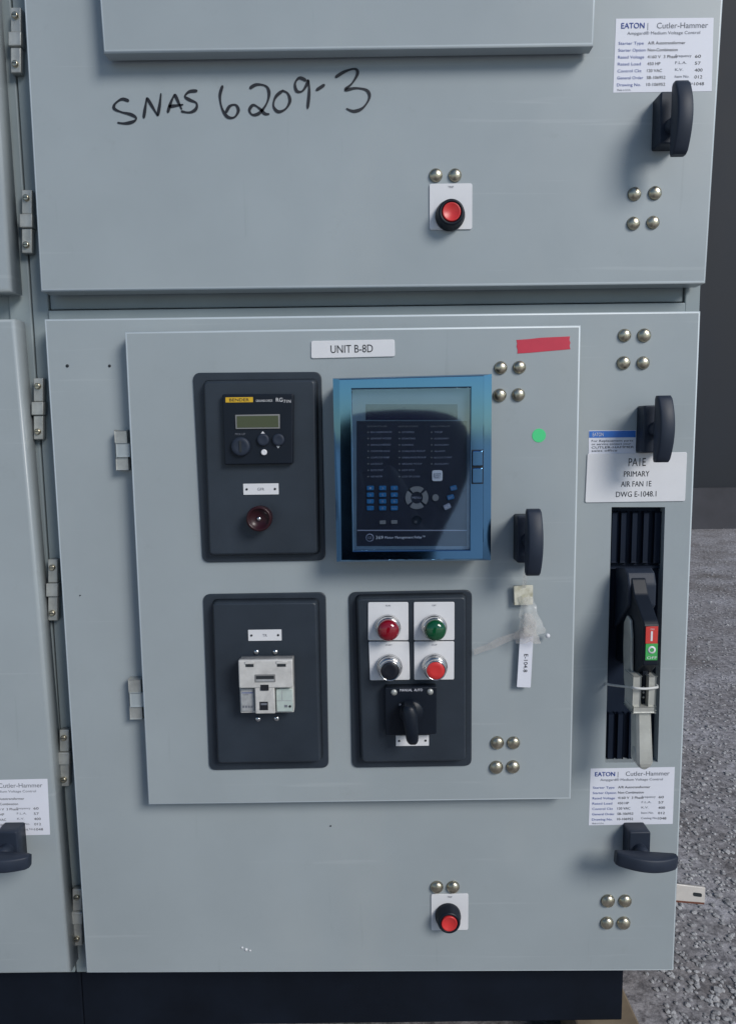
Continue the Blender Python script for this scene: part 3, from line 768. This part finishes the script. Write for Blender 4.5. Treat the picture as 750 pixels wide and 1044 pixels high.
w_.flat(brect(470, 405, 575, 409, BY+.007), BY+.0067, M['beige2']); w_.flat(brect(505, 330, 509, 400, BY+.007), BY+.0067, M['beige2']); w_.flat(brect(525, 440, 548, 458, BY+.007), BY+.0067, M['greyink'])
cx, cz = XZ(*bz(568, 450), BY+.007); w_.lathe(cx, cz, [(.0016, BY+.0069), (.0016, BY+.0062), (.0005, BY+.0060)], M['ink'], 12); w_.build('terminal_strip', sock)
for x, y in ((261.5, 664.7), (280.7, 664.7), (263.2, 733), (282, 732.5)):
    cx, cz = XZ(x, y, CY); q = MB(); q.dome(cx, cz, pxr(2.9, x, y, CY), CY-.0001, .0026, M['chrome'], 16); q.build('screw', cab)

# --- four plates with lamps and buttons
def station(pl, kind, bx, by, lx, ly, lens, label):
    PYY = CY-.0022
    m = MB(); m.plate(rounded(quad(*pl, PYY), .0022, 4), CY-.0002, PYY, M['white'], .0007)
    cxp = (pl[0][0]+pl[1][0])/2
    m.text({'r': 'RUN', 'g': 'OFF', 'b': 'START', 's': 'STOP'}[kind], *XZ(cxp, pl[0][1]+3.2, PYY), .0022, PYY-.0003, M['greyink'])
    base = m.build('push_button' if kind in 'bs' else 'indicator_lamp', cab, label=label)
    c = P(bx, by, CY-.010); rr = pxr(13.2, bx, by, CY-.010)
    z = MB(); z.lathe(c.x, c.z, [(rr*.92, PYY+.0002), (rr*.92, PYY-.002), (rr, PYY-.0022), (rr, PYY-.006), (rr*.94, PYY-.0075), (rr*.90, PYY-.0085), (rr*.90, PYY-.013), (rr*.84, PYY-.0145), (rr*.78, PYY-.0145), (rr*.76, PYY-.010)], M['chrome'], 44, False)
    z.build('bezel', base)
    c2 = P(lx, ly, CY-.024); c2x = (c.x+c2.x)/2; c2z = c.z if abs(c.z-c2.z) > .02 else (c.z+c2.z*2)/3
    k = MB(); r2 = rr*.84
    if kind in 'rg':
        k.lathe(c.x, c.z, [(r2, PYY-.010), (r2, PYY-.016), (r2*.99, PYY-.019), (r2*.93, PYY-.0215), (r2*.80, PYY-.0238), (r2*.6, PYY-.0255), (r2*.3, PYY-.0265), (r2*.02, PYY-.0268)], M[lens], 44)
        k.build('lens', base)
    else:
        z2 = MB(); z2.lathe(c.x, c.z, [(rr*.80, PYY-.0100), (rr*.80, PYY-.0195), (rr*.77, PYY-.021), (rr*.71, PYY-.021), (rr*.70, PYY-.019)], M['chrome'], 44, False); z2.build('collar', base)
        r2 = rr*.695
        k.lathe(c.x, c.z, [(r2, PYY-.0150), (r2, PYY-.0195), (r2*.95, PYY-.0205), (r2*.5, PYY-.0200), (r2*.02, PYY-.0198)], M[lens], 44)
        k.build('button_cap', base)
station(((375, 614.2), (416, 614), (416.3, 653), (375, 653)), 'r', 395.4, 640.5, 395.4, 645, 'redlens', 'dark red domed indicator lamp on a white plate')
station(((421.5, 614), (463, 613.8), (463, 652.8), (421.7, 653)), 'g', 442.6, 640.5, 443, 645.6, 'greenlens', 'green domed indicator lamp on a white plate')
station(((375.6, 654.3), (416.8, 654.3), (417.7, 693.3), (377, 693.8)), 'b', 397, 681, 398, 685, 'blackcap', 'black push button in a chrome ring on a white plate')
station(((421.9, 654.2), (462.8, 654), (462.6, 693), (422, 693.4)), 's', 443.2, 680.5, 443.4, 685, 'redcap', 'red push button in a chrome ring on a white plate')

# --- selector switch
SY = CY-.014
m = MB(); m.plate(rounded(quad((392.3, 701.5), (445, 700.5), (444.7, 748.5), (393, 750), SY), .002, 3), CY-.0002, SY, M['black'], .0012, 3)
m.text('MANUAL  AUTO', *XZ(419, 703.4, SY), pxr(2.6, 419, 703, SY), SY-.0003, M['paper'], width=pxr(23, 419, 703, SY))
m.text('IN', *XZ(408.5, 718.4, SY), pxr(2.4, 408, 718, SY), SY-.0003, M['paper']); m.text('REMOTE', *XZ(420, 718.4, SY), pxr(2.4, 420, 718, SY), SY-.0003, M['paper'], width=pxr(11, 420, 718, SY))
sw = m.build('selector_switch', cab, label='black selector switch with its lever turned down')
for x, y in ((401.5, 705.8), (438.3, 705.2)):
    cx, cz = XZ(x, y, SY); q = MB(); q.lathe(cx, cz, [(pxr(3.2, x, y, SY), SY+.0002), (pxr(3.2, x, y, SY), SY-.001), (.001, SY-.0018)], M['steel'], 16); q.build('screw', sw)
c = P(419.5, 727, SY-.006); q = MB(); rr = pxr(12.5, 420, 727, SY)
q.lathe(c.x, c.z, [(rr, SY+.0002), (rr, SY-.003), (rr*.9, SY-.006), (rr*.05, SY-.007)], M['black'], 40); q.build('collar', sw)
top = P(416.8, 721, SY-.028); bot = P(421, 761, SY-.028); lv = MB(); rs = []
for k in range(13):
    t = k/12; x = top.x+(bot.x-top.x)*t; z = top.z+(bot.z-top.z)*t
    hw = .0104*(1-.26*t)*(math.sin(math.pi*min(1, (t+.12)/.35)/2) if t < .23 else 1)*(1 if t < .9 else 1-(t-.9)*3)
    yf = SY-.018-.012*math.sin(math.pi*(.25+.6*t)); yb = SY-.006-.007*t
    rs.append([(x-hw, yb, z), (x+hw, yb, z), (x+hw, yf+.003, z), (x+hw*.55, yf, z), (x-hw*.55, yf, z), (x-hw, yf+.003, z)])
lv.rings(rs, M['black'], True, True, True); lv.build('lever', sw)
legend(403.4, 749.8, 437, 760.5, CY, '', cab)

# --- disconnect: ribbed guide in the slot and operating handle
x0 = min(p_[0] for p_ in SLOT); x1 = max(p_[0] for p_ in SLOT); z0 = SLOT[0][1]; z1 = SLOT[2][1]
GY = 0.016
gd = MB(); gd.plate(inset(SLOT, -.004), .0265, GY, M['blackm'], .0004)
def ribs(ya, yb, xs):
    for x in xs:
        a = P(x+(517-ya)*.027, ya, GY); b_ = P(x+(517-yb)*.027, yb, GY)
        hw = .0042
        gd.box((a.x+b_.x)/2-hw, (a.x+b_.x)/2+hw, GY+.0002, GY-.005, b_.z, a.z, M['blackm'], .0015)
ribs(522, 573, (625.5, 634.7, 646, 657.5, 668.5)); ribs(726, 774, (627.5, 637, 648.5, 660))
gd.box(x0, x1+.0, GY+.0001, GY-.004, P(645, 579, GY).z, P(645, 576, GY).z, M['blackm'], .001)
dis = gd.build('disconnect_guide', cab)
FYH = -.082
xa, xb = P(655.3, 655, FYH).x, P(671.2, 655, FYH).x
def hz(y, Y): return P(663, y, Y).z
oh = MB()
prof = [(GY, hz(581, GY)), (-.020, hz(581, -.02)), (-.034, hz(590, -.034)), (-.045, hz(606, -.045)), (FYH+.004, hz(634, FYH)), (FYH, hz(638, FYH)), (FYH, hz(678, FYH)), (-.060, hz(686, -.06)), (GY, hz(672, GY))]
oh.prismx(prof, xa, xb, M['black'], .0018)
xh0, xh1 = P(637, 590, -.025).x, P(666.5, 590, -.025).x
oh.prismx([(GY, hz(578, GY)), (-.018, hz(578.5, -.018)), (-.030, hz(584, -.03)), (-.036, hz(596, -.036)), (-.036, hz(618, -.036)), (GY, hz(640, GY))], xh0, xh1-.001, M['handle'], .0025)
hnd = oh.build('operating_handle', cab, label='black and grey disconnect handle pointing down with red and green marks')
pl = MB(); pl.plate(rquad(657.8, 638.8, 670.2, 656.2, FYH-.0012), FYH-.0001, FYH-.0012, M['redplate'], .0003)
a0 = rect(662.8, 643.5, 664.8, 653.5, FYH-.0012); pl.flat([(a0[0], a0[2]), (a0[1], a0[2]), (a0[1], a0[3]), (a0[0], a0[3])], FYH-.0015, M['white'])
pl.text('ON', *XZ(664, 641.2, FYH), .0022, FYH-.0015, M['white'])
pl.build('on_plate', hnd)
pl = MB(); pl.plate(rquad(657.6, 656.4, 669.9, 673.2, FYH-.0012), FYH-.0001, FYH-.0012, M['greenplate'], .0003)
c = XZ(663.5, 662.3, FYH); r_ = pxr(4.0, 663, 662, FYH)
pl.lathe(c[0], c[1], [(r_, FYH-.0012), (r_, FYH-.0016), (r_*.55, FYH-.0016)], M['white'], 28, False)
pl.text('OFF', *XZ(663.5, 670.2, FYH), .0034, FYH-.0015, M['white'], width=pxr(10, 663, 670, FYH)); pl.build('off_plate', hnd)
# steel arm behind the black body, fork, and lever bar
LY = -.070
arm = MB(); xa2 = P(638.5, 660, -.034).x
arm.prismx([(-.024, hz(634, -.024)), (-.034, hz(627, -.034)), (-.046, hz(632, -.046)), (-.052, hz(650, -.052)), (-.056, hz(692, -.056)), (-.058, hz(720, -.058)), (-.044, hz(720, -.044)), (-.030, hz(692, -.03)), (-.024, hz(660, -.024))], xa-.0045, xa-.0006, M['lever'], .0012)
arm.build('side_arm', hnd)
fk = MB()
def fbox(l, t, r, b, yf, yb, bev=.0015):
    q = rect(l, t, r, b, yf); fk.box(q[0], q[1], yb, yf, q[2], q[3], M['lever'], bev)
fbox(644.3, 689.5, 652.5, 724, LY-.004, LY+.022); fbox(660.3, 689.5, 667.8, 724, LY-.004, LY+.022); fbox(645, 720.5, 667.2, 726.8, LY-.006, LY+.022)
fk.build('fork', hnd)
lk = MB(); q = rect(653.4, 690, 659.4, 721, LY+.006); lk.box(q[0], q[1], LY+.02, LY+.004, q[2], hz(676, LY), M['black'], .001)
for k in range(3): cx, cz = XZ(656.6, 702+k*5, LY); lk.dome(cx, cz, .0016, LY+.004, .0014, M['steel'], 10)
lk.build('link', hnd)
lb = MB(); rs = []
for k in range(19):
    t = k/18; yy = 725+t*61; xx = 656.2+t*1.6; yfr = LY-.002-.012*t
    c = P(xx, yy, yfr); hw = pxr(7.4+.9*t, xx, yy, yfr); th = .020+.004*t
    if t > .86: q_ = (t-.86)/.14; hw *= math.sqrt(max(.12, 1-q_*q_*.85)); yfr += .004*q_*q_
    rs.append([(c.x-hw, yfr+th, c.z), (c.x+hw, yfr+th, c.z), (c.x+hw, yfr+.003, c.z), (c.x+hw-.003, yfr, c.z), (c.x-hw+.003, yfr, c.z), (c.x-hw, yfr+.003, c.z)])
lb.rings(rs, M['lever'], True, True, False); lb.build('lever_bar', hnd)
c = P(650.5, 778, LY-.004); lo = MB()
e0 = Vector(rs[15][0]); e1 = Vector(rs[15][5]); xm = e0.x-.0002
ov = [(xm, (e0.y+e1.y)/2+.0075*math.cos(2*math.pi*k/24), e0.z+.004+.010*math.sin(2*math.pi*k/24)) for k in range(24)]
lo.rings([[ (p_[0]+.002, p_[1], p_[2]) for p_ in ov], ov, [(p_[0]-.0004, (p_[1]-(e0.y+e1.y)/2)*.7+(e0.y+e1.y)/2, (p_[2]-e0.z-.004)*.7+e0.z+.004) for p_ in ov]], M['steel'], False, True, True)
lo.build('lever_eye', hnd)
# tinned bar sticking out beside the foot of the cabinet
b = MB(); BYY = .30
bq = quad((668, 899), (718.5, 905.5), (718, 920.5), (668, 916.5), BYY); b.plate(bq, BYY+.006, BYY, M['bus'], .0008)
b.plate([(bq[0][0], bq[0][1]-.0042), (bq[1][0]-.0004, bq[1][1]-.0042), (bq[1][0]-.0004, bq[1][1]-.0002), (bq[0][0], bq[0][1]-.0002)], BYY+.0055, BYY+.0006, M['copper'], .0004)
b.plate(rounded(quad((706, 909.8), (715, 911), (715, 914.8), (706, 913.6), BYY-.0004), .0032, 5), BYY+.0001, BYY-.0004, M['gap'], .0001)
b.build('bus_bar', cab, label='tinned copper bar end with a slotted hole')

# ------------------------------------------------------------------ neighbouring cabinet on the left
nb = thing('switchgear_cabinet', (-.95, .35, BASE), 'grey cabinet at the left edge, mostly cut off by the picture frame', 'cabinet')
b = MB(); xe = xl-.002; xw = xe-.92
b.box(xe-.030, xe, JY, JY+.05, ZJ, ztop, M['jamb'], .0015); b.box(xw, xw+.03, JY, JY+.05, ZJ, ztop, M['jamb'], .0015)
b.box(xw+.031, xe-.031, JY+.004, JY+.05, zr4-.05, zr1+.05, M['jamb'], .001)
b.box(xe-.006, xe-.002, JY+.05, .76, ZJ, ztop-.002, M['jamb']); b.box(xw+.002, xw+.006, JY+.05, .76, ZJ, ztop-.002, M['jamb'])
b.box(xw+.006, xe-.006, .75, .757, ZJ, ztop-.003, M['jamb']); b.box(xw+.006, xe-.006, JY+.05, .75, ztop-.02, ztop-.004, M['jamb'])
b.box(xw+.031, xe-.031, JY+.02, JY+.05, ZJ+.001, ZB+.03, M['jamb'], .001)
b.build('enclosure', nb)
p = MB(); p.box(xw+.01, xl-.0005, .05, .74, BASE-.03, ZJ-.0005, M['plinth'], .002); p.build('plinth', nb)
pt = P(14.5, 325, 0); pb = P(72, 992.5, 0)
ul = [(xw+.03, pb.z), (pb.x, pb.z), (pt.x, pt.z), (xw+.03, pt.z)]
def door_o(o, yb, yf, name, parent):
    d = MB(); e_ = .0045; rs = [[(x, yb, z) for x, z in o]]
    for k in range(4):
        a = math.pi/2*k/3; rs.append([(x, yf+e_*(1-math.sin(a)), z) for x, z in inset(o, e_*(1-math.cos(a)))])
    d.rings(rs, M['paint'], True, True, True); return d.build(name, parent)
nd = door_o(ul, .030, 0.0, 'door', nb)
q0 = P(12, 297, 0); q1 = P(-14, -60, 0)
door_o([(xw+.03, q0.z), (q0.x, q0.z), (q1.x, q1.z), (xw+.03, q1.z)], .030, 0, 'door', nb)
_c = cab; cab_keep = cab
rating_label((-38, 796), (48.6, 794), (51.3, 851), (-34, 853), nb).build('rating_label', nb)
cab = nb
t_handle(-4, 880, 0.0, R(94.5), .0265)
cab = cab_keep

# ------------------------------------------------------------------ skid timbers
def timber(x0_, x1_, label):
    b = MB(); b.box(x0_, x1_, .02, .80, 0.001, BASE-.0305, M['wood'], .004)
    o = b.build('skid_timber', origin=((x0_+x1_)/2, .4, 0)); tag(o, label, 'timber', 'timbers under the cabinets'); return o
xt = P(660, 1000, .02).x
timber(xt-.10, xt, 'rough brown timber under the right end of the main cabinet')
timber(xl-.06, xl+.04, 'rough brown timber under the join between the two cabinets')

# ------------------------------------------------------------------ tag hanging from the small door handle
hg = thing('hang_tag', tuple(P(535, 574, IY-.03)), 'white paper tag and crumpled clear tape dangling below the small door handle', 'tag')
ty = IY-.006
s_ = MB(); s_.tube([P(537, 566, IY-.030), P(536.5, 575, IY-.027), P(535, 585, IY-.02), P(534, 598, ty-.003)], .0026, M['film'], 8); s_.build('loop', hg)
ck = MB(); ck.plate(quad((523.5, 597.5), (543, 597), (543, 616.5), (524, 617.2), ty-.003), ty+.0005, ty-.003, M['clipm'], .0006); ck.build('card_clip', hg)
def strip(rows, Y0, mtl, name):
    m = MB(); L_ = []; R_ = []
    for (ax, ay, bx, by, dy) in rows:
        L_.append(P(ax, ay, Y0+dy)); R_.append(P(bx, by, Y0+dy*.5-.001))
    n = len(rows); m.add(L_+R_, [[k, k+1, k+1+n, k+n] for k in range(n-1)], M[mtl], True)
    return m.build(name, hg)
def crumple(tl, tr, br, bl, nu, nv, amp, Y0, mtl, name, seed):
    rn = random.Random(seed); m = MB(); vs = []
    for j_ in range(nv+1):
        for i_ in range(nu+1):
            u, v_ = i_/nu, j_/nv
            a = Vector(tl)*(1-u)+Vector(tr)*u; b_ = Vector(bl)*(1-u)+Vector(br)*u; q_ = a*(1-v_)+b_*v_
            edge_ = 1.6 if (0 < i_ < nu) else 2.2
            vs.append(P(q_.x+rn.uniform(-edge_, edge_), q_.y+rn.uniform(-1.6, 1.6), Y0-.002-amp*abs(rn.gauss(.4, .5))-amp*.8*math.sin(math.pi*u)))
    m.add(vs, [[j_*(nu+1)+i_, (j_+1)*(nu+1)+i_, (j_+1)*(nu+1)+i_+1, j_*(nu+1)+i_+1] for j_ in range(nv) for i_ in range(nu)], M[mtl], True)
    return m.build(name, hg)
crumple((528, 609), (542.5, 608), (556, 646), (531, 652), 5, 9, .006, ty, 'film', 'clear_tape', 3)
crumple((531, 628), (541, 624), (552, 655), (524, 655), 5, 6, .009, ty-.003, 'film2', 'clear_tape', 11)
strip([(541, 637, 544, 648, -.008), (532, 640, 534, 650, -.010), (524, 645, 523, 652, -.006), (515, 648, 514, 656, -.010), (506, 651, 504, 661, -.006), (496, 657, 494, 664, -.004), (482, 662, 483, 668, -.002)], ty, 'film2', 'tape_tail')
m = MB(); cx, cz = XZ(558.3, 648.6, ty-.005); m.dome(cx, cz, .0032, ty-.003, .003, M['white'], 14); m.build('tape_curl', hg)
tg = MB(); o = quad((529.8, 646), (543.4, 648), (540.6, 701), (526.5, 700.6), ty-.003); tg.plate(rounded(o, .0012, 2), ty-.0024, ty-.003, M['paper'], .0002)
tg.text('E-104.8', *XZ(535.6, 676, ty-.003), .0052, ty-.0034, M['ink'], rot=R(-92), width=pxr(19, 535, 676, ty)); tg.build('paper_tag', hg)

# ------------------------------------------------------------------ cable tie round the disconnect handle
ct = MB()
pts = [P(616.8, 697, -.001), P(622, 698.2, -.010), P(632, 699.5, -.035), P(642, 700.5, -.062), P(645, 701.2, -.078), P(656, 702.2, -.081), P(668, 701, -.078), P(669.5, 700, -.060), P(668, 698, -.02), P(664, 697, .012)]
ct.tube(smooth_path([tuple(p_) for p_ in pts], 4), .0017, M['tie'], 8, 1.0)
tag(ct.build('cable_tie'), 'thin white cable tie looped around the disconnect handle fork', 'cable tie')

# ------------------------------------------------------------------ the photographer, crouching in front of the cabinet
def person():
    me = bpy.data.meshes.new('person'); bm = bmesh.new()
    sk = bm.verts.layers.skin.new() if not bm.verts.layers.skin else bm.verts.layers.skin[0]
    Y0 = -1.33
    J = {}
    def v(n, x, y, z, rx, ry=None):
        q = bm.verts.new((x, Y0+y, z)); q[sk].radius = (rx, ry or rx); J[n] = q
    v('pelvis', -.01, -.20, .40, .16); v('waist', .01, -.12, .56, .15); v('chest', .06, -.03, .76, .13, .12); v('neck', .09, .0, .88, .07); v('head', .10, .02, .965, .078, .085)
    for s, n in ((1, 'r'), (-1, 'l')):
        v('sh'+n, .08+s*.10, -.01, .84, .065); v('el'+n, .03+s*.10, .13, .68, .048); v('wr'+n, .02+s*.055, .28, .85, .032); v('ha'+n, s*.045, .33, .905, .030, .020)
        v('hip'+n, s*.09, -.16, .36, .10); v('kn'+n, s*.11, .20, .36, .07); v('an'+n, s*.13, -.06, .10, .048); v('to'+n, s*.14, .12, .045, .042)
    ed = [('pelvis', 'waist'), ('waist', 'chest'), ('chest', 'neck'), ('neck', 'head')]
    for n in 'rl': ed += [('neck', 'sh'+n), ('sh'+n, 'el'+n), ('el'+n, 'wr'+n), ('wr'+n, 'ha'+n), ('pelvis', 'hip'+n), ('hip'+n, 'kn'+n), ('kn'+n, 'an'+n), ('an'+n, 'to'+n)]
    for a, b in ed: bm.edges.new((J[a], J[b]))
    bm.to_mesh(me); bm.free()
    me.skin_vertices[0].data[0].use_root = True
    o = bpy.data.objects.new('person', me); COL.objects.link(o); me.materials.append(M['cloth'])
    s_ = o.modifiers.new('skin', 'SKIN'); s_.use_smooth_shade = True
    u_ = o.modifiers.new('sub', 'SUBSURF'); u_.levels = 2; u_.render_levels = 2
    WO[o.name] = Vector((0, 0, 0))
    tag(o, 'person in a dark hooded jacket crouching with a phone in front of the cabinet', 'person')
    hd = MB(); rs = []          # loose hooded rain jacket, leaning to one side
    for z, c_, h in ((.30, -.01, .19), (.42, -.005, .185), (.55, .005, .175), (.63, .014, .168), (.70, .040, .172), (.78, .072, .180), (.85, .092, .186), (.91, .100, .188), (.96, .102, .183), (1.0, .102, .170), (1.025, .102, .150), (1.042, .102, .115), (1.051, .102, .07), (1.054, .102, .02)):
        k_ = 1.036; c_ -= .004; h = h+.024 if h > .03 else h; zz = EYE.z+.010+(z-EYE.z)*k_
        rs.append([(c_*k_+h*k_*math.cos(2*math.pi*i/40), Y0-.03-.10*(1-z)+(.70*h+.02)*math.sin(2*math.pi*i/40), zz) for i in range(40)])
    hd.rings(rs, M['cloth'], True, True, True)
    hd.build('rain_jacket', o)
    return o
person()
ph = MB(); ph.box(-.038, .038, -1.000, -.992, EYE.z-.11, EYE.z-.015, M['phone'], .002)
tag(ph.build('phone'), 'black phone held up by the crouching person', 'phone')

# ------------------------------------------------------------------ light
wld = bpy.data.worlds.new('World'); S.world = wld; wld.use_nodes = True
nt = wld.node_tree; bg = nt.nodes['Background']; sky = nt.nodes.new('ShaderNodeTexSky')
sky.sky_type = 'NISHITA'; sky.sun_disc = False
LD = Vector((-0.88, 1.0, -0.84)).normalized()
el = math.asin(-LD.z); az = math.atan2(-LD.x, -LD.y)
sky.sun_elevation = el; sky.sun_rotation = az
sky.air_density = 1.0; sky.dust_density = 0.1; sky.ozone_density = 2.5
nt.links.new(sky.outputs[0], bg.inputs['Color']); bg.inputs['Strength'].default_value = 0.088
sl = bpy.data.lights.new('sun', 'SUN'); sl.energy = 2.55; sl.angle = R(22); sl.color = (1.0, 0.965, 0.91)
so_ = bpy.data.objects.new('sun', sl); COL.objects.link(so_); so_.rotation_euler = LD.to_track_quat('-Z', 'Y').to_euler(); so_.location = (2, -3, 4)

# ------------------------------------------------------------------ camera object
cd = bpy.data.cameras.new('camera'); co = bpy.data.objects.new('camera', cd); COL.objects.link(co)
m3 = Matrix((_r, _u, -_f)).transposed()
co.matrix_world = Matrix.Translation(EYE) @ m3.to_4x4()
cd.sensor_fit = 'VERTICAL'; cd.sensor_height = 24; cd.lens = 24*F_PX/H_PX; cd.clip_start = .02; cd.clip_end = 600
S.camera = co
S.view_settings.view_transform = 'Standard'; S.view_settings.look = 'None'; S.view_settings.exposure = 0; S.view_settings.gamma = 1
